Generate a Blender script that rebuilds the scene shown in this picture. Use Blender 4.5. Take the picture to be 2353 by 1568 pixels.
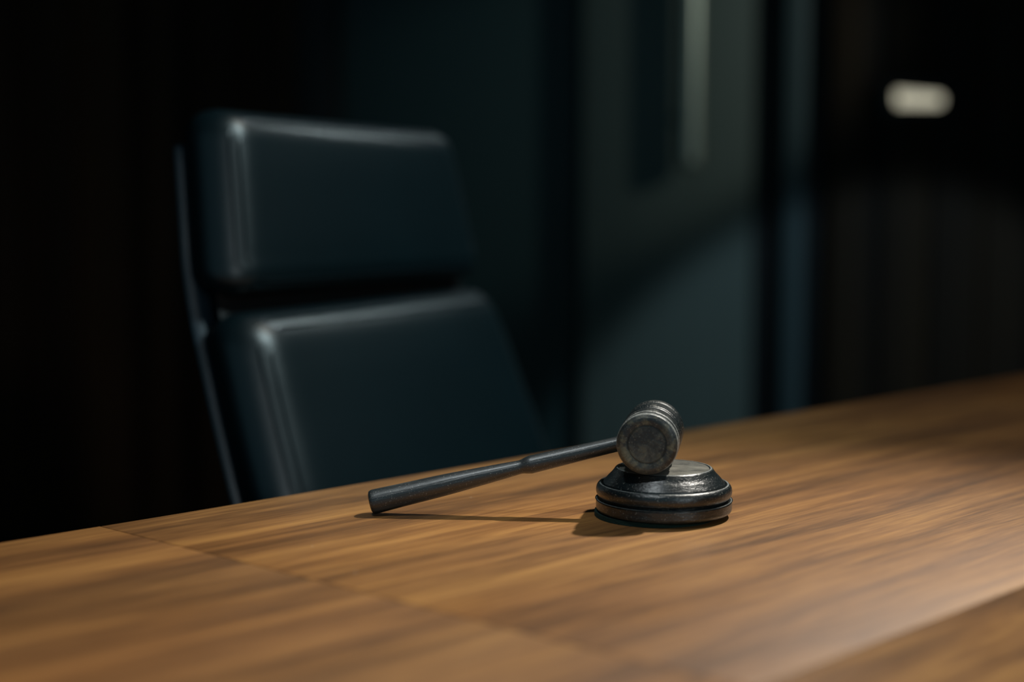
import bpy, bmesh, math, random
from mathutils import Vector, Matrix

random.seed(4)
C = bpy.context.scene
for o in list(bpy.data.objects):
    bpy.data.objects.remove(o)
COL = C.collection
R = math.radians
T = 0.75                      # height of the desk top

# ------------------------------------------------------------------ camera
cam_data = bpy.data.cameras.new('camera')
cam = bpy.data.objects.new('camera', cam_data)
COL.objects.link(cam)
cam.location = (0, 0, T + 0.22)
cam.rotation_euler = (R(90 - 5.1), 0, 0)
cam_data.lens = 50
cam_data.sensor_width = 36
cam_data.clip_start = 0.02
cam_data.dof.use_dof = True
cam_data.dof.focus_distance = 1.035
cam_data.dof.aperture_fstop = 1.9
C.camera = cam

# ------------------------------------------------------------------ world
w = bpy.data.worlds.new('world')
C.world = w
w.use_nodes = True
bg = w.node_tree.nodes['Background']
bg.inputs[0].default_value = (0.30, 0.62, 0.78, 1)
bg.inputs[1].default_value = 0.27

# ------------------------------------------------------------------ exposure
vs = C.view_settings
vs.view_transform = 'Standard'
vs.look = 'None'
vs.gamma = 1
vs.use_curve_mapping = False
vs.exposure = 0.0


# ------------------------------------------------------------------ lights
def spot(name, loc, aim, power, color, size, blend, radius):
    d = bpy.data.lights.new(name, 'SPOT')
    d.energy = power
    d.color = color
    d.spot_size = R(size)
    d.spot_blend = blend
    d.shadow_soft_size = radius
    o = bpy.data.objects.new(name, d)
    COL.objects.link(o)
    o.location = loc
    o.rotation_euler = (Vector(aim) - Vector(loc)).to_track_quat('-Z', 'Y').to_euler()
    return o


# ceiling downlights on desk and chair, door wash, and unseen added spots
spot('desk_downlight', (1.04, 1.78, 2.70), (0.10, 0.83, T), 250, (1.0, 0.95, 0.86), 29, 1.0, 0.035)
spot('desk_downlight_spill', (1.04, 1.78, 2.70), (0.25, 1.0, T), 34, (1.0, 0.955, 0.86), 84, 1.0, 0.035)
spot('chair_downlight', (1.5, 1.05, 2.70), (-0.16, 1.56, T + 0.18), 150, (0.75, 0.97, 1.0), 25, 0.5, 0.16)
spot('rear_downlight', (0.95, 3.35, 2.70), (-0.02, 1.72, T + 0.27), 26, (0.80, 0.97, 1.0), 15, 0.6, 0.10)
spot('gavel_streak_spot', (-0.40, 0.40, 2.70), (-0.04, 1.02, T + 0.02), 46, (0.90, 0.98, 1.0), 14, 1.0, 0.06)  # unseen narrow spot added to put a highlight along the gavel handle
spot('front_fill_spot', (1.5, -1.2, 1.75), (0.26, 0.80, T + 0.02), 29, (0.88, 0.97, 1.0), 50, 1.0, 0.15)  # unseen low fill added to brighten the desk front and gavel face
spot('door_edge_spot', (2.3, 1.2, 2.40), (1.02, 4.2, 0.14), 90, (0.58, 0.84, 1.0), 26, 0.25, 0.05)  # unseen spot added so its cone edge draws the diagonal on the door
spot('handle_washer', (2.3, 3.15, 2.0), (0.45, 4.2, 1.35), 24, (0.86, 1.0, 0.93), 25, 0.6, 0.05)


# ------------------------------------------------------------------ helpers
def tag(o, label=None, cat=None, group=None, kind=None):
    if label: o['label'] = label
    if cat: o['category'] = cat
    if group: o['group'] = group
    if kind: o['kind'] = kind
    return o


def empty(name, loc, rz=0.0, label=None, cat=None, group=None):
    o = bpy.data.objects.new(name, None)
    o.empty_display_size = 0.05
    COL.objects.link(o)
    o.location = loc
    o.rotation_euler = (0, 0, rz)
    return tag(o, label, cat, group)


def link(name, bm, m, parent=None, smooth=True, angle=40):
    me = bpy.data.meshes.new(name)
    bmesh.ops.recalc_face_normals(bm, faces=bm.faces)
    if smooth:
        for f in bm.faces: f.smooth = True
        for e in bm.edges:
            if len(e.link_faces) == 2 and e.calc_face_angle(0) > R(angle):
                e.smooth = False
    bm.to_mesh(me)
    bm.free()
    me.materials.append(m)
    o = bpy.data.objects.new(name, me)
    COL.objects.link(o)
    if parent: o.parent = parent
    return o


def add_box(bm, a, b, bevel=0.0, seg=2):
    v = [bm.verts.new((x, y, z)) for x in (a[0], b[0]) for y in (a[1], b[1]) for z in (a[2], b[2])]
    q = [(0, 1, 3, 2), (4, 6, 7, 5), (0, 4, 5, 1), (2, 3, 7, 6), (0, 2, 6, 4), (1, 5, 7, 3)]
    fs = [bm.faces.new([v[i] for i in f]) for f in q]
    if bevel:
        es = list({e for f in fs for e in f.edges})
        bmesh.ops.bevel(bm, geom=es, offset=bevel, segments=seg, affect='EDGES', profile=0.5)


def box(name, a, b, m, parent=None, bevel=0.0, seg=2):
    bm = bmesh.new()
    add_box(bm, a, b, bevel, seg)
    return link(name, bm, m, parent)


def add_prism(bm, poly, z0, z1, bevel=0.0):
    lo = [bm.verts.new((x, y, z0)) for x, y in poly]
    hi = [bm.verts.new((x, y, z1)) for x, y in poly]
    fs = [bm.faces.new(lo[::-1]), bm.faces.new(hi)]
    n = len(poly)
    for i in range(n):
        fs.append(bm.faces.new([lo[i], lo[(i + 1) % n], hi[(i + 1) % n], hi[i]]))
    if bevel:
        es = list({e for f in fs for e in f.edges})
        bmesh.ops.bevel(bm, geom=es, offset=bevel, segments=3, affect='EDGES', profile=0.5)


def add_lathe(bm, prof, n=96, cap=True):
    """profile = [(radius, z)], turned about Z"""
    rings = []
    for r, z in prof:
        if r < 1e-6:
            rings.append([bm.verts.new((0, 0, z))])
        else:
            rings.append([bm.verts.new((r * math.cos(2 * math.pi * k / n), r * math.sin(2 * math.pi * k / n), z)) for k in range(n)])
    for a, b in zip(rings, rings[1:]):
        for k in range(n):
            k2 = (k + 1) % n
            if len(a) == 1 and len(b) == 1: continue
            if len(a) == 1: bm.faces.new([a[0], b[k], b[k2]])
            elif len(b) == 1: bm.faces.new([a[k], b[0], a[k2]])
            else: bm.faces.new([a[k], b[k], b[k2], a[k2]])
    if cap:
        for ring in (rings[0], rings[-1]):
            if len(ring) > 1: bm.faces.new(ring)


def smooth_profile(pts, step=0.0004):
    """Catmull-Rom through (r, z) points; a repeated point keeps a crease"""
    out = []
    n = len(pts)
    for i in range(n - 1):
        p1, p2 = pts[i], pts[i + 1]
        if p1 == p2: continue
        p0 = pts[i - 1] if i > 0 else p1
        p3 = pts[i + 2] if i + 2 < n else p2
        k = max(1, int(math.dist(p1, p2) / step))
        for j in range(k):
            t = j / k
            out.append(tuple(0.5 * (2 * b + (c - a) * t + (2 * a - 5 * b + 4 * c - d) * t * t + (3 * b - a - 3 * c + d) * t ** 3)
                             for a, b, c, d in zip(p0, p1, p2, p3)))
    out.append(pts[-1])
    return [(max(r, 0), z) for r, z in out]


def add_tube(bm, pts, r, n=8, closed=False):
    pts = [Vector(p) for p in pts]
    N = len(pts)
    rings = []
    up = Vector((0.31, 0.17, 0.93)).normalized()
    for i, p in enumerate(pts):
        a = pts[(i - 1) % N] if (closed or i > 0) else p
        b = pts[(i + 1) % N] if (closed or i < N - 1) else p
        t = (b - a).normalized()
        u = t.cross(up).normalized()
        v = t.cross(u)
        rings.append([bm.verts.new(p + r * (u * math.cos(2 * math.pi * k / n) + v * math.sin(2 * math.pi * k / n))) for k in range(n)])
    for i in range(N if closed else N - 1):
        a, b = rings[i], rings[(i + 1) % N]
        for k in range(n):
            bm.faces.new([a[k], a[(k + 1) % n], b[(k + 1) % n], b[k]])
    if not closed:
        bm.faces.new(rings[0])
        bm.faces.new(rings[-1])


def lerp_table(tab, x):
    tab = sorted(tab)
    if x <= tab[0][0]:
        (x0, y0), (x1, y1) = tab[0], tab[1]
    elif x >= tab[-1][0]:
        (x0, y0), (x1, y1) = tab[-2], tab[-1]
    else:
        for (x0, y0), (x1, y1) in zip(tab, tab[1:]):
            if x0 <= x <= x1: break
    return y0 + (y1 - y0) * (x - x0) / (x1 - x0)


# ------------------------------------------------------------------ materials
def new_mat(name):
    m = bpy.data.materials.new(name)
    m.use_nodes = True
    nt = m.node_tree
    b = nt.nodes['Principled BSDF']
    return m, nt, b


def node(nt, kind, **kw):
    n = nt.nodes.new(kind)
    for k, v in kw.items():
        if hasattr(n, k): setattr(n, k, v)
        else: n.inputs[k].default_value = v
    return n


def ramp(nt, fac, stops):
    n = nt.nodes.new('ShaderNodeValToRGB')
    el = n.color_ramp.elements
    while len(el) < len(stops): el.new(0.5)
    for e, (p, c) in zip(el, stops):
        e.position = p
        e.color = c if len(c) == 4 else (*c, 1)
    nt.links.new(fac, n.inputs[0])
    return n.outputs[0]


def mapped(nt, scale, offset=(0, 0, 0)):
    tc = nt.nodes.new('ShaderNodeTexCoord')
    mp = nt.nodes.new('ShaderNodeMapping')
    mp.inputs['Scale'].default_value = scale
    mp.inputs['Location'].default_value = offset
    nt.links.new(tc.outputs['Object'], mp.inputs['Vector'])
    return mp.outputs[0]


def noise(nt, vec, scale=1.0, detail=3.0, rough=0.55, dist=0.0):
    n = nt.nodes.new('ShaderNodeTexNoise')
    n.inputs['Scale'].default_value = scale
    n.inputs['Detail'].default_value = detail
    n.inputs['Roughness'].default_value = rough
    n.inputs['Distortion'].default_value = dist
    nt.links.new(vec, n.inputs['Vector'])
    return n.outputs[0]


def math_n(nt, op, a, b=None):
    n = nt.nodes.new('ShaderNodeMath')
    n.operation = op
    for i, x in enumerate((a, b)):
        if x is None: continue
        if isinstance(x, (int, float)): n.inputs[i].default_value = x
        else: nt.links.new(x, n.inputs[i])
    return n.outputs[0]


def mix_c(nt, fac, a, b, mode='MIX'):
    n = nt.nodes.new('ShaderNodeMix')
    n.data_type = 'RGBA'
    n.blend_type = mode
    for i, x in ((0, fac), (6, a), (7, b)):
        if isinstance(x, (int, float)): n.inputs[i].default_value = x
        elif isinstance(x, tuple): n.inputs[i].default_value = (*x, 1) if len(x) == 3 else x
        else: nt.links.new(x, n.inputs[i])
    return n.outputs[2]


def bump(nt, b, height, strength, distance=0.001):
    n = nt.nodes.new('ShaderNodeBump')
    n.inputs['Strength'].default_value = strength
    n.inputs['Distance'].default_value = distance
    nt.links.new(height, n.inputs['Height'])
    nt.links.new(n.outputs[0], b.inputs['Normal'])


def desk_wood(name, off):
    """ribbon striped veneer, grain along local X"""
    m, nt, b = new_mat(name)
    bands = noise(nt, mapped(nt, (1.9, 27, 27), off), 1, 3, 0.5, 0.35)
    streak = noise(nt, mapped(nt, (6.0, 105, 105), off), 1, 4, 0.62, 0.6)
    fibre = noise(nt, mapped(nt, (22, 620, 620), off), 1, 3, 0.65)
    patch = noise(nt, mapped(nt, (3.0, 7, 7), off), 1, 2, 0.5)
    s = math_n(nt, 'ADD', math_n(nt, 'MULTIPLY', bands, 0.40), math_n(nt, 'MULTIPLY', streak, 0.36))
    s = math_n(nt, 'ADD', s, math_n(nt, 'MULTIPLY', fibre, 0.24))
    c = ramp(nt, s, [(0.335, (0.070, 0.038, 0.016)), (0.435, (0.152, 0.076, 0.028)),
                     (0.52, (0.266, 0.136, 0.047)), (0.615, (0.405, 0.223, 0.074))])
    c = mix_c(nt, math_n(nt, 'MULTIPLY', patch, 0.5), c, (0.58, 0.38, 0.20), 'OVERLAY')
    vor = nt.nodes.new('ShaderNodeTexVoronoi')          # a few pale dust specks lying on the veneer
    vor.inputs['Scale'].default_value = 21
    nt.links.new(mapped(nt, (1, 1, 0.01), off), vor.inputs['Vector'])
    speck = math_n(nt, 'LESS_THAN', vor.outputs['Distance'], 0.013)
    c = mix_c(nt, math_n(nt, 'MULTIPLY', speck, 0.75), c, (0.75, 0.68, 0.55))
    nt.links.new(c, b.inputs['Base Color'])
    rr = nt.nodes.new('ShaderNodeMapRange')
    rr.inputs[3].default_value = 0.36
    rr.inputs[4].default_value = 0.56
    nt.links.new(noise(nt, mapped(nt, (6, 14, 6), off), 1, 4), rr.inputs[0])
    nt.links.new(rr.outputs[0], b.inputs['Roughness'])
    b.inputs['Specular IOR Level'].default_value = 0.5
    bump(nt, b, fibre, 0.25, 0.0006)
    return m


def worn_black(name, wear=0.60, grain=(160, 160, 14), pale=(0.20, 0.19, 0.14), base=(0.005, 0.011, 0.0135), gloss=0.2, rough=(0.30, 0.55), spec=0.6, rims=(), ring=None):
    """black painted timber rubbed through in patches, grain along local Z"""
    m, nt, b = new_mat(name)
    fib = noise(nt, mapped(nt, (grain[0] * 4, grain[1] * 4, grain[2] * 4)), 1, 4, 0.65)
    rub = noise(nt, mapped(nt, (grain[0] * 0.45, grain[1] * 0.45, grain[2] * 2.2)), 1, 4, 0.6)
    dust = noise(nt, mapped(nt, (1000, 1000, 1000)), 1, 1, 0.5)
    k = math_n(nt, 'ADD', math_n(nt, 'MULTIPLY', fib, 0.35), math_n(nt, 'MULTIPLY', rub, 0.65))
    f = ramp(nt, k, [(wear - 0.10, (0, 0, 0)), (wear + 0.10, (1, 1, 1))])
    c = mix_c(nt, f, base, pale)
    if ring:                                           # bare patches knocked into the outer ring of the end face
        tc = nt.nodes.new('ShaderNodeTexCoord')
        sp = nt.nodes.new('ShaderNodeSeparateXYZ')
        nt.links.new(tc.outputs['Object'], sp.inputs[0])
        rad = math_n(nt, 'SQRT', math_n(nt, 'ADD', math_n(nt, 'POWER', math_n(nt, 'ABSOLUTE', sp.outputs[0]), 2.0), math_n(nt, 'POWER', math_n(nt, 'ABSOLUTE', sp.outputs[1]), 2.0)))
        on = ramp(nt, math_n(nt, 'DIVIDE', rad, 0.02), [(0.66, (0.30, 0.30, 0.30)), (0.76, (1, 1, 1))])
        sc = noise(nt, mapped(nt, (120, 120, 1), ring), 1, 4, 0.6, 0.6)
        d = math_n(nt, 'MULTIPLY', ramp(nt, sc, [(0.50, (0, 0, 0)), (0.66, (1, 1, 1))]), on)
        c = mix_c(nt, math_n(nt, 'MULTIPLY', d, 0.85), c, (0.215, 0.20, 0.125))
    if rims:                                           # paint worn off the block's edges; highlight painted on the gavel head's rims
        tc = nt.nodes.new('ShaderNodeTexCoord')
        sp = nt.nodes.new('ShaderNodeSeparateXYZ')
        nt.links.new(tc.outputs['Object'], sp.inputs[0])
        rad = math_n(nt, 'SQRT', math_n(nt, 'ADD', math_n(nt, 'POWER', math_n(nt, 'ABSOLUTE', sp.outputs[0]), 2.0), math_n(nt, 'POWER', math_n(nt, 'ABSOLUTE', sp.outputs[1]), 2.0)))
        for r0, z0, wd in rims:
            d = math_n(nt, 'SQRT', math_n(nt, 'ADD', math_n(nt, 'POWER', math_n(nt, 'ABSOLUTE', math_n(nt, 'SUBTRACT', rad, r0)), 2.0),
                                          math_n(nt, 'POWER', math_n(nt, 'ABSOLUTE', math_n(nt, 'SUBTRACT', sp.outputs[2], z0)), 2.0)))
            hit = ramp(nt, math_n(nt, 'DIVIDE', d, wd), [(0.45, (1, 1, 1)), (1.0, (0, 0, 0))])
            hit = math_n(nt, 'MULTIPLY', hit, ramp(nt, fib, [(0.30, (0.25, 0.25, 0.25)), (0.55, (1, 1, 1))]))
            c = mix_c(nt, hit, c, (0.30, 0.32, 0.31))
    c = mix_c(nt, math_n(nt, 'MULTIPLY', math_n(nt, 'GREATER_THAN', dust, 0.69), 0.35), c, (0.5, 0.5, 0.45))
    nt.links.new(c, b.inputs['Base Color'])
    rr = nt.nodes.new('ShaderNodeMapRange')
    rr.inputs[3].default_value, rr.inputs[4].default_value = rough
    nt.links.new(rub, rr.inputs[0])
    nt.links.new(rr.outputs[0], b.inputs['Roughness'])
    b.inputs['Specular IOR Level'].default_value = spec
    b.inputs['Coat Weight'].default_value = gloss
    b.inputs['Coat Roughness'].default_value = 0.30
    bump(nt, b, math_n(nt, 'ADD', fib, math_n(nt, 'MULTIPLY', rub, 0.5)), 0.6, 0.0007)
    return m


def leather(name, col, rough):
    m, nt, b = new_mat(name)
    v = nt.nodes.new('ShaderNodeTexVoronoi')
    v.inputs['Scale'].default_value = 620
    nt.links.new(mapped(nt, (1, 1, 1)), v.inputs['Vector'])
    soft = noise(nt, mapped(nt, (5, 5, 5)), 1, 3)
    c = mix_c(nt, soft, tuple(x * 0.75 for x in col), tuple(x * 1.25 for x in col))
    nt.links.new(c, b.inputs['Base Color'])
    b.inputs['Roughness'].default_value = rough
    h = math_n(nt, 'ADD', math_n(nt, 'MULTIPLY', v.outputs['Distance'], 0.3), math_n(nt, 'MULTIPLY', soft, 3.0))
    bump(nt, b, h, 0.35, 0.001)
    return m


def plain(name, col, rough=0.5, metal=0.0, var=0.15, scale=(6, 6, 6), bmp=0.0):
    m, nt, b = new_mat(name)
    n = noise(nt, mapped(nt, scale), 1, 4)
    c = mix_c(nt, n, tuple(x * (1 - var) for x in col), tuple(min(1, x * (1 + var)) for x in col))
    nt.links.new(c, b.inputs['Base Color'])
    b.inputs['Roughness'].default_value = rough
    b.inputs['Metallic'].default_value = metal
    if bmp: bump(nt, b, n, bmp, 0.002)
    return m


def panel_wood(name, dark, light):
    """dark timber boards, grain and board-to-board tint along X"""
    m, nt, b = new_mat(name)
    board = noise(nt, mapped(nt, (7, 0.5, 0.15)), 1, 1, 0.4)
    grain = noise(nt, mapped(nt, (90, 20, 1.6)), 1, 4, 0.6, 0.4)
    k = math_n(nt, 'ADD', math_n(nt, 'MULTIPLY', board, 0.7), math_n(nt, 'MULTIPLY', grain, 0.3))
    c = ramp(nt, k, [(0.36, dark), (0.62, light)])
    nt.links.new(c, b.inputs['Base Color'])
    b.inputs['Roughness'].default_value = 0.6
    b.inputs['Specular IOR Level'].default_value = 0.12
    bump(nt, b, grain, 0.2, 0.001)
    return m


def emit(name, col, s):
    m, nt, b = new_mat(name)
    n = noise(nt, mapped(nt, (20, 20, 20)), 1, 2)
    c = mix_c(nt, n, tuple(x * 0.9 for x in col), col)
    nt.links.new(c, b.inputs['Base Color'])
    nt.links.new(c, b.inputs['Emission Color'])
    b.inputs['Emission Strength'].default_value = s
    return m


M = dict(
    desk_a=desk_wood('veneer', (3.1, 1.7, 0)),
    desk_b=desk_wood('veneer_offcut', (9.4, 5.3, 0)),
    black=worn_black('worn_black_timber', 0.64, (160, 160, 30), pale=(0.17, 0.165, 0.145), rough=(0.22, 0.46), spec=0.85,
                     rims=((0.0217, 0.0034, 0.0022), (0.0217, 0.0118, 0.0009), (0.0219, 0.0165, 0.0013))),  # pale bands painted in as the head's rim highlight
    handle=worn_black('worn_black_handle', 0.66, (190, 190, 9), (0.10, 0.105, 0.10), gloss=0.5, rough=(0.34, 0.50), spec=1.0),
    face=worn_black('rubbed_face', 0.55, (70, 70, 70), (0.10, 0.112, 0.10), (0.020, 0.028, 0.032), 0.1,
                    ring=(1.3, 0.4, 0)),
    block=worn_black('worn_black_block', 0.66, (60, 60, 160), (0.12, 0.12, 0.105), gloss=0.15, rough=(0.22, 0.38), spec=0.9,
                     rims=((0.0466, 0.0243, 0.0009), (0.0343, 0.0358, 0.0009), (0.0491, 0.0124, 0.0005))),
    top=worn_black('rubbed_block_top', 0.49, (30, 90, 40), (0.26, 0.25, 0.21), (0.020, 0.024, 0.026)),
    felt=plain('green_felt', (0.0014, 0.021, 0.015), 0.95, 0, 0.3, (900, 900, 900), 0.4),
    leather=leather('black_leather', (0.0020, 0.0086, 0.0114), 0.36),
    shell=leather('shell_leather', (0.012, 0.026, 0.038), 0.36),
    chair_metal=plain('chair_metal', (0.10, 0.11, 0.12), 0.35, 0.9),
    chair_plastic=plain('chair_plastic', (0.004, 0.0045, 0.005), 0.6),
    panel=panel_wood('dark_panelling', (0.020, 0.012, 0.008), (0.110, 0.050, 0.024)),
    panel_r=panel_wood('dark_panelling_right', (0.020, 0.016, 0.015), (0.060, 0.036, 0.019)),
    casing=plain('black_casing', (0.006, 0.007, 0.008), 0.6),
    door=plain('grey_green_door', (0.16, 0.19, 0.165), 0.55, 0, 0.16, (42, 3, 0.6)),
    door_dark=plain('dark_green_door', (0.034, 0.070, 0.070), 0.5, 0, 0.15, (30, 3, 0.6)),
    jamb=plain('jamb_paint', (0.08, 0.115, 0.12), 0.5, 0, 0.1),
    steel=plain('satin_steel', (0.62, 0.62, 0.52), 0.38, 0.7, 0.08),
    wall=plain('dark_wall_paint', (0.02, 0.024, 0.024), 0.8, 0, 0.1),
    floor=plain('dark_carpet', (0.020, 0.018, 0.016), 0.95, 0, 0.4, (300, 300, 300), 0.5),
    ceiling=plain('ceiling_paint', (0.10, 0.10, 0.10), 0.9),
    lamp_body=plain('lamp_body', (0.012, 0.012, 0.012), 0.5),
    lamp=emit('lamp_diffuser', (1.0, 0.94, 0.72), 0.56),
)

# ------------------------------------------------------------------ setting
YB = 4.20                                          # front of the panelling on the back wall
tag(box('floor', (-2.7, -1.6, -0.05), (2.7, 4.5, 0), M['floor']), kind='structure')
tag(box('ceiling', (-2.7, -1.6, 2.8), (2.7, 4.5, 2.85), M['ceiling']), kind='structure')
tag(box('wall_back', (-2.7, 4.40, 0), (2.7, 4.5, 2.8), M['wall']), kind='structure')
tag(box('wall_left', (-2.7, -1.6, 0), (-2.6, 4.40, 2.8), M['wall']), kind='structure')
tag(box('wall_right', (2.6, -1.6, 0), (2.7, 4.40, 2.8), M['wall']), kind='structure')


def boards(name, x0, x1, n, m):
    bm = bmesh.new()
    wd = (x1 - x0) / n
    for i in range(n):
        add_box(bm, (x0 + i * wd + 0.003, YB, 0.0), (x0 + (i + 1) * wd - 0.003, YB + 0.03, 2.8), 0.004)
    add_box(bm, (x0, YB + 0.03, 0), (x1, YB + 0.20, 2.8))
    return tag(link(name, bm, m), kind='structure')


boards('trim_1', -2.6, -0.63, 12, M['panel'])
boards('trim_2', 0.93, 2.6, 11, M['panel_r'])
# casing left of the dark door leaf, post at the right of the pale one
tag(box('trim_3', (-0.63, YB - 0.02, 0), (-0.515, YB + 0.20, 2.8), M['casing'], bevel=0.004), kind='structure')
tag(box('trim_4', (0.715, YB + 0.06, 0), (0.80, YB + 0.20, 2.8), M['casing'], bevel=0.004), kind='structure')
tag(box('trim_5', (0.80, YB + 0.0, 0), (0.862, YB + 0.20, 2.8), M['jamb'], bevel=0.006), kind='structure')
tag(box('trim_6', (0.862, YB + 0.05, 0), (0.93, YB + 0.20, 2.8), M['casing'], bevel=0.004), kind='structure')
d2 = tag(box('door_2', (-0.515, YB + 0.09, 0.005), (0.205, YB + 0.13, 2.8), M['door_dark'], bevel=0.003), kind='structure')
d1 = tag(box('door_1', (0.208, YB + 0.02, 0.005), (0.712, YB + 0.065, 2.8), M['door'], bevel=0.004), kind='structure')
bm = bmesh.new()
hx, hy = 0.515, YB - 0.040
pr = smooth_profile([(0.0, 1.105), (0.020, 1.106), (0.028, 1.113), (0.030, 1.125), (0.030, 1.125), (0.030, 1.90), (0.030, 1.90), (0.022, 1.91), (0, 1.911)], 0.004)
add_lathe(bm, pr, 24, False)
bmesh.ops.translate(bm, verts=bm.verts, vec=(hx, hy, 0))
add_tube(bm, [(hx, hy, 1.26), (hx, YB + 0.022, 1.26)], 0.011, 16)
add_tube(bm, [(hx, hy, 1.78), (hx, YB + 0.022, 1.78)], 0.011, 16)
hd = link('door_handle', bm, M['steel'], d1)
hd['label'] = 'satin steel vertical pull bar'

# ------------------------------------------------------------------ wall light
wl = empty('wall_light', (1.180, YB, 1.304), 0,
           'small pale glowing rectangular light on the dark panelled wall, upper right', 'light')
box('housing', (-0.105, -0.035, -0.050), (0.105, 0.0, 0.052), M['lamp_body'], wl, 0.004)
bm = bmesh.new()
poly = [(-0.068, -0.021), (0.064, -0.021), (0.065, 0.009), (-0.071, 0.021)]
lo = [bm.verts.new((x, -0.034, z)) for x, z in poly]
hi = [bm.verts.new((x, -0.048, z)) for x, z in poly]
fs = [bm.faces.new(hi), bm.faces.new(lo[::-1])]
for i in range(4):
    fs.append(bm.faces.new([lo[i], lo[(i + 1) % 4], hi[(i + 1) % 4], hi[i]]))
bmesh.ops.bevel(bm, geom=list(bm.edges), offset=0.005, segments=3, affect='EDGES')
link('diffuser', bm, M['lamp'], wl)['label'] = 'lit cream diffuser'

# ------------------------------------------------------------------ desk
A0 = (-0.3439, 0.9394)
ANG = math.atan2(0.691, 0.7226)
desk = empty('desk', (A0[0], A0[1], 0), ANG,
             'long wooden desk with a striped brown veneer top, carrying the gavel', 'desk')
W = 0.528
SL, SR = -0.75, 2.25
s0, s1 = 0.0735, 0.125                              # the joint between the two veneered boards
TH = 0.055
bm = bmesh.new()
add_prism(bm, [(s0 + 0.0001, 0), (s1 + 0.0001, -W), (SR, -W), (SR, 0)], T - TH, T, 0.0004)
link('tabletop_board', bm, M['desk_a'], desk)
bm = bmesh.new()
add_prism(bm, [(SL, 0.0012), (SL, -W), (s1 - 0.0001, -W), (s0 - 0.0001, 0.0012)], T - TH, T - 0.0002, 0.0004)
link('tabletop_board', bm, M['desk_b'], desk)
bm = bmesh.new()
sec = [(-W, T - 0.0006), (-W - 0.052, T - 0.046), (-W - 0.056, T - 0.054), (-W - 0.056, T - 0.095), (-W, T - 0.095)]
lo = [bm.verts.new((SL, y, z)) for y, z in sec]
hi = [bm.verts.new((SR, y, z)) for y, z in sec]
bm.faces.new(lo); bm.faces.new(hi)
for i in range(5):
    bm.faces.new([lo[i], lo[(i + 1) % 5], hi[(i + 1) % 5], hi[i]])
link('edge_moulding', bm, M['desk_b'], desk, angle=20)['label'] = 'sloping wooden front edge'
box('front_panel', (SL + 0.04, -W + 0.012, 0.06), (SR - 0.04, -W + 0.034, T - TH), M['desk_a'], desk, 0.002)
for s in (SL + 0.01, SR - 0.05):
    box('end_panel', (s, -W + 0.010, 0.0), (s + 0.04, -0.02, T - TH), M['desk_a'], desk, 0.002)

# ------------------------------------------------------------------ sounding block
BX, BY = 0.1112, 1.0282
blk = empty('sound_block', (BX, BY, T), 0,
            'round black turned wooden sound block under the gavel head', 'sound block')
bm = bmesh.new()
add_lathe(bm, [(0.0, 0.0), (0.0442, 0.0), (0.0445, 0.0003), (0.0445, 0.0034), (0.0, 0.0034)], 96, False)
fp = link('felt_pad', bm, M['felt'], blk)
fp.location = (-0.0062, 0.0, 0)
fp['label'] = 'green felt pad'
bm = bmesh.new()
p = [(0.0, 0.0034), (0.0, 0.0034), (0.0470, 0.0034), (0.0470, 0.0034), (0.0489, 0.0046), (0.0496, 0.0062), (0.0496, 0.0062),
     (0.0496, 0.0116), (0.0496, 0.0116), (0.0491, 0.0123), (0.0482, 0.0125), (0.0482, 0.0125), (0.0460, 0.0126), (0.0, 0.0126)]
add_lathe(bm, smooth_profile(p), 128, False)
link('base_disc', bm, M['block'], blk)
bm = bmesh.new()
p = [(0.0, 0.0122), (0.0, 0.0122), (0.0460, 0.0122), (0.0460, 0.0122), (0.0464, 0.0138), (0.0464, 0.0138), (0.0480, 0.0147),
     (0.0492, 0.0167), (0.0496, 0.0190), (0.0492, 0.0215), (0.0480, 0.0235), (0.0468, 0.0243), (0.0462, 0.0243), (0.0462, 0.0243),
     (0.0452, 0.0236), (0.0444, 0.0230), (0.0444, 0.0230), (0.0442, 0.0249), (0.0442, 0.0249), (0.0426, 0.0268),
     (0.0405, 0.0292), (0.0384, 0.0313), (0.0366, 0.0336), (0.0356, 0.0350), (0.0346, 0.0357), (0.0336, 0.0357),
     (0.0336, 0.0357), (0.0330, 0.0351), (0.0330, 0.0351), (0.0, 0.0351)]
add_lathe(bm, smooth_profile(p), 128, False)
link('moulded_disc', bm, M['block'], blk)
bm = bmesh.new()
add_lathe(bm, smooth_profile([(0.0, 0.0345), (0.0, 0.0345), (0.0329, 0.0345), (0.0329, 0.0345), (0.0328, 0.0353), (0.0325, 0.0356), (0.0325, 0.0356), (0.0, 0.0356)]), 96, False)
tf = link('striking_plate', bm, M['top'], blk)
tf['label'] = 'rubbed pale top face'

# ------------------------------------------------------------------ gavel
RH = 0.0222
ZA = 0.0362 + RH                                   # height of the head's axis above the desk
Fc = Vector((0.0948, 0.9895, ZA))
Rc = Vector((0.1084, 1.0678, ZA))
mid = (Fc + Rc) / 2
gv = empty('gavel', (mid.x, mid.y, T + 0.0357), 0,
           'black wooden gavel, head resting on the sound block, handle end on the desk', 'gavel')
O = Vector((mid.x, mid.y, 0.0357))


def aim(o, origin, direction):
    o.location = origin - O
    o.rotation_euler = direction.to_track_quat('Z', 'Y').to_euler()


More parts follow.
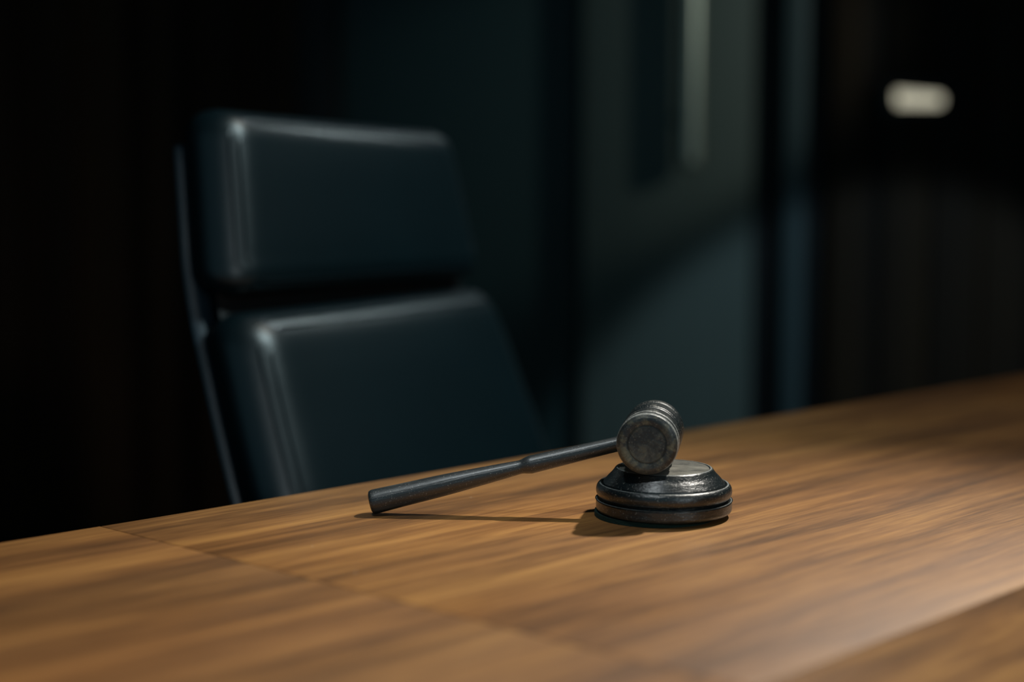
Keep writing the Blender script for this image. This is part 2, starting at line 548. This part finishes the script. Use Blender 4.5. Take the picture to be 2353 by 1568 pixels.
L = (Rc - Fc).length
half = [(0.0, 0.0011), (0.0, 0.0011), (0.0198, 0.0011), (0.0198, 0.0011), (0.0205, 0.0012), (0.0214, 0.0020), (0.0219, 0.0042), (0.0221, 0.0075),
        (0.0219, 0.0105), (0.0213, 0.0122), (0.0213, 0.0122), (0.0205, 0.0128), (0.0203, 0.0137), (0.0206, 0.0146), (0.0206, 0.0146),
        (0.0215, 0.0152), (0.0219, 0.0170), (0.0222, 0.0220), (0.0223, 0.0270), (0.0220, 0.0325), (0.0216, 0.0350), (0.0216, 0.0350),
        (0.0209, 0.0356), (0.0208, 0.0368), (0.0208, 0.0368), (0.0215, 0.0378)]
full = half + [(0.0219, L / 2)] + [(r, L - z) for r, z in half[::-1]]
bm = bmesh.new()
add_lathe(bm, smooth_profile(full, 0.0005), 112, False)
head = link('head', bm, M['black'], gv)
aim(head, Fc, (Rc - Fc).normalized())


def striking_face(z, sgn):
    bm = bmesh.new()
    q = [(0.0, 0.0), (0.0, 0.0), (0.0128, 0.0002), (0.0128, 0.0002), (0.0132, 0.0010), (0.0137, 0.0010), (0.0141, 0.0003), (0.0141, 0.0003),
         (0.0170, 0.0), (0.0188, 0.0002), (0.0199, 0.0009), (0.0199, 0.0009), (0.0199, 0.0022), (0.0, 0.0022)]
    add_lathe(bm, [(r, z + sgn * t) for r, t in smooth_profile(q, 0.0004)], 96, False)
    o = link('striking_face', bm, M['face'], head)
    o['label'] = 'worn ringed end face'
    return o


striking_face(0.0, 1)
striking_face(L, -1)

E0 = Vector((-0.1040, 1.0305, 0.0088))
hdir = (mid - E0)
hl = hdir.length
prof = [(0.0, 0.0), (0.0, 0.0), (0.0072, 0.0), (0.0084, 0.0006), (0.0089, 0.0020), (0.0090, 0.005), (0.0086, 0.022), (0.0079, 0.055),
        (0.0068, 0.080), (0.0057, 0.102), (0.0051, 0.112), (0.0052, 0.1145), (0.0062, 0.1185), (0.0066, 0.1205), (0.0066, 0.124),
        (0.0063, 0.140), (0.0057, 0.170), (0.0055, 0.186), (0.0055, hl)]
bm = bmesh.new()
# the lower, gripped half and the upper half are one turned stick with a collar
add_lathe(bm, smooth_profile(prof, 0.0012), 48, True)
hn = link('handle', bm, M['handle'], gv)
aim(hn, E0, hdir.normalized())

# ------------------------------------------------------------------ chair
PH = R(25.8)
cx, cy = -0.1716, 1.5794
fx, fy = math.cos(PH), -math.sin(PH)
ch = empty('office_chair', (cx + fx * 0.30, cy + fy * 0.30, 0), -PH,
           'black leather high-back swivel chair behind the desk, turned to the right', 'chair')


def rounded_box(t, wd, h, r, n=28, m=28, k=10):
    """unit of upholstery: verts with x thickness, y width, z height around the origin"""
    bm = bmesh.new()
    def coords(half, cnt):
        # denser samples near both ends so the roundings stay smooth
        e = [-half + r * (1 - math.cos(math.pi / 2 * i / 5)) for i in range(6)]
        inner = [-(half - r) + 2 * (half - r) * i / cnt for i in range(1, cnt)]
        return e + inner + [-x for x in e[::-1]]
    X, Y, Z = coords(t / 2, k), coords(wd / 2, n), coords(h / 2, m)
    vd = {}
    def V(i, j, l):
        key = (i, j, l)
        if key not in vd:
            p = Vector((X[i], Y[j], Z[l]))
            c = Vector((max(-t / 2 + r, min(t / 2 - r, p.x)), max(-wd / 2 + r, min(wd / 2 - r, p.y)), max(-h / 2 + r, min(h / 2 - r, p.z))))
            d = p - c
            if d.length > 1e-9: p = c + d.normalized() * r
            vd[key] = bm.verts.new(p)
        return vd[key]
    a, b, c = len(X) - 1, len(Y) - 1, len(Z) - 1
    for j in range(b):
        for l in range(c):
            for i in (0, a): bm.faces.new([V(i, j, l), V(i, j + 1, l), V(i, j + 1, l + 1), V(i, j, l + 1)])
    for i in range(a):
        for l in range(c):
            for j in (0, b): bm.faces.new([V(i, j, l), V(i + 1, j, l), V(i + 1, j, l + 1), V(i, j, l + 1)])
        for j in range(b):
            for l in (0, c): bm.faces.new([V(i, j, l), V(i + 1, j, l), V(i + 1, j + 1, l), V(i, j + 1, l)])
    return bm


FRONT = [(0.330, -0.003), (0.314, 0.0), (0.134, 0.030), (0.110, 0.042), (0.03, 0.067), (-0.044, 0.096), (-0.14, 0.125), (-0.25, 0.142)]
WID = [(0.32, 0.226), (0.134, 0.252), (-0.04, 0.272), (-0.25, 0.276)]


def place(p, z0, t, h, wd, off, bul, flare=0.022):
    """bend an upholstery point to the back's profile"""
    zz = z0 + p[2]
    u, v = 2 * p[1] / wd, 2 * p[2] / h
    x = sum(lerp_table(FRONT, zz + q) for q in (-0.045, -0.03, -0.015, 0, 0.015, 0.03, 0.045)) / 7 + off - t / 2 + p[0]
    if p[0] > 0: x += bul * (1 - min(1, u * u)) * (1 - min(1, v ** 4)) * (p[0] / (t / 2))
    y = p[1] / (wd / 2) * (lerp_table(WID, zz) + flare * (0.5 - p[0] / t))
    return Vector((x - 0.30, y, zz + T))


def cushion(name, ztop, zbot, t, r, off, bul, mat, parent, wd=0.5):
    h = ztop - zbot
    z0 = (ztop + zbot) / 2
    bm = rounded_box(t, wd, h, r)
    for v in bm.verts: v.co = place(v.co, z0, t, h, wd, off, bul)
    o = link(name, bm, mat, parent, angle=70)
    # welt sewn along the front edge
    bm = bmesh.new()
    for ins in (0.25, 0.50):
        pts = []
        a, b = wd / 2 - r * ins, h / 2 - r * ins
        cr = r * 1.1
        for (sx, sz, a0) in ((1, 1, 0), (-1, 1, 90), (-1, -1, 180), (1, -1, 270)):
            for q in range(9):
                an = R(a0 + q * 90 / 8)
                pts.append((sx * (a - cr) + cr * math.cos(an), sz * (b - cr) + cr * math.sin(an)))
        dense = []
        for i, p in enumerate(pts):
            q = pts[(i + 1) % len(pts)]
            n = max(1, int(math.dist(p, q) / 0.02))
            for s in range(n): dense.append((p[0] + (q[0] - p[0]) * s / n, p[1] + (q[1] - p[1]) * s / n))
        xo = t / 2 - (r - math.sqrt(max(0, r * r - (r * (1 - ins)) ** 2)))
        add_tube(bm, [place(Vector((xo + 0.0003, y, z)), z0, t, h, wd, off, bul) for y, z in dense], 0.0012, 6, True)
    link('piping', bm, mat, o)
    return o


cushion('headrest', 0.322, 0.143, 0.054, 0.026, 0.003, 0.010, M['leather'], ch)
cushion('back_cushion', 0.126, -0.225, 0.062, 0.030, 0.010, 0.012, M['leather'], ch)
bm = rounded_box(0.010, 0.5, 0.53, 0.0045, 20, 40, 4)
for v in bm.verts: v.co = place(v.co, 0.288 - 0.265, 0.010, 0.53, 0.5, -0.054, 0, 0.010)
sh = link('back_shell', bm, M['shell'], ch, angle=70)
sh['label'] = 'thin dark blue back shell'
# dark panel added to block light in the cushion gap; seat, column and base
bm = rounded_box(0.014, 0.5, 0.46, 0.006, 20, 40, 4)
for v in bm.verts: v.co = place(v.co, 0.02, 0.014, 0.46, 0.5, -0.036, 0, -0.05)
link('gap_blocker', bm, M['chair_plastic'], ch, angle=70)
bm = rounded_box(0.46, 0.50, 0.085, 0.03, 20, 6, 20)
for v in bm.verts:
    x = v.co.x
    v.co = Vector((x + 0.045, v.co.y, v.co.z + 0.455 - (0.03 * max(0, (x - 0.12) / 0.1) ** 2 if x > 0.12 else 0)))
link('seat', bm, M['leather'], ch, angle=70)
bm = bmesh.new()
add_lathe(bm, [(0.0, 0.075), (0.034, 0.075), (0.034, 0.25), (0.024, 0.252), (0.024, 0.38), (0.09, 0.40), (0.09, 0.425), (0, 0.425)], 32, False)
link('gas_column', bm, M['chair_metal'], ch)
bm = bmesh.new()
add_lathe(bm, [(0.0, 0.07), (0.045, 0.07), (0.05, 0.09), (0.045, 0.12), (0, 0.125)], 32, False)
hub = link('star_base', bm, M['chair_metal'], ch)
for k in range(5):
    an = 2 * math.pi * k / 5 + 0.3
    c, s = math.cos(an), math.sin(an)
    bm = bmesh.new()
    q = [bm.verts.new(v) for v in [(0.03, -0.022, 0.075), (0.03, 0.022, 0.075), (0.03, 0.022, 0.115), (0.03, -0.022, 0.115),
                                   (0.30, -0.014, 0.072), (0.30, 0.014, 0.072), (0.30, 0.014, 0.090), (0.30, -0.014, 0.090)]]
    for f in [(0, 1, 2, 3), (7, 6, 5, 4), (0, 4, 5, 1), (1, 5, 6, 2), (2, 6, 7, 3), (3, 7, 4, 0)]: bm.faces.new([q[i] for i in f])
    bmesh.ops.bevel(bm, geom=list(bm.edges), offset=0.005, segments=2, affect='EDGES')
    bmesh.ops.rotate(bm, verts=bm.verts, cent=(0, 0, 0), matrix=Matrix.Rotation(an, 3, 'Z'))
    link('leg', bm, M['chair_metal'], hub)
    bm = bmesh.new()
    for off in (-0.014, 0.014):
        add_tube(bm, [(0.285, off - 0.009, 0.030), (0.285, off + 0.009, 0.030)], 0.030, 24)
    add_box(bm, (0.272, -0.024, 0.030), (0.298, 0.024, 0.074), 0.004)
    bmesh.ops.rotate(bm, verts=bm.verts, cent=(0, 0, 0), matrix=Matrix.Rotation(an, 3, 'Z'))
    link('caster', bm, M['chair_plastic'], hub)
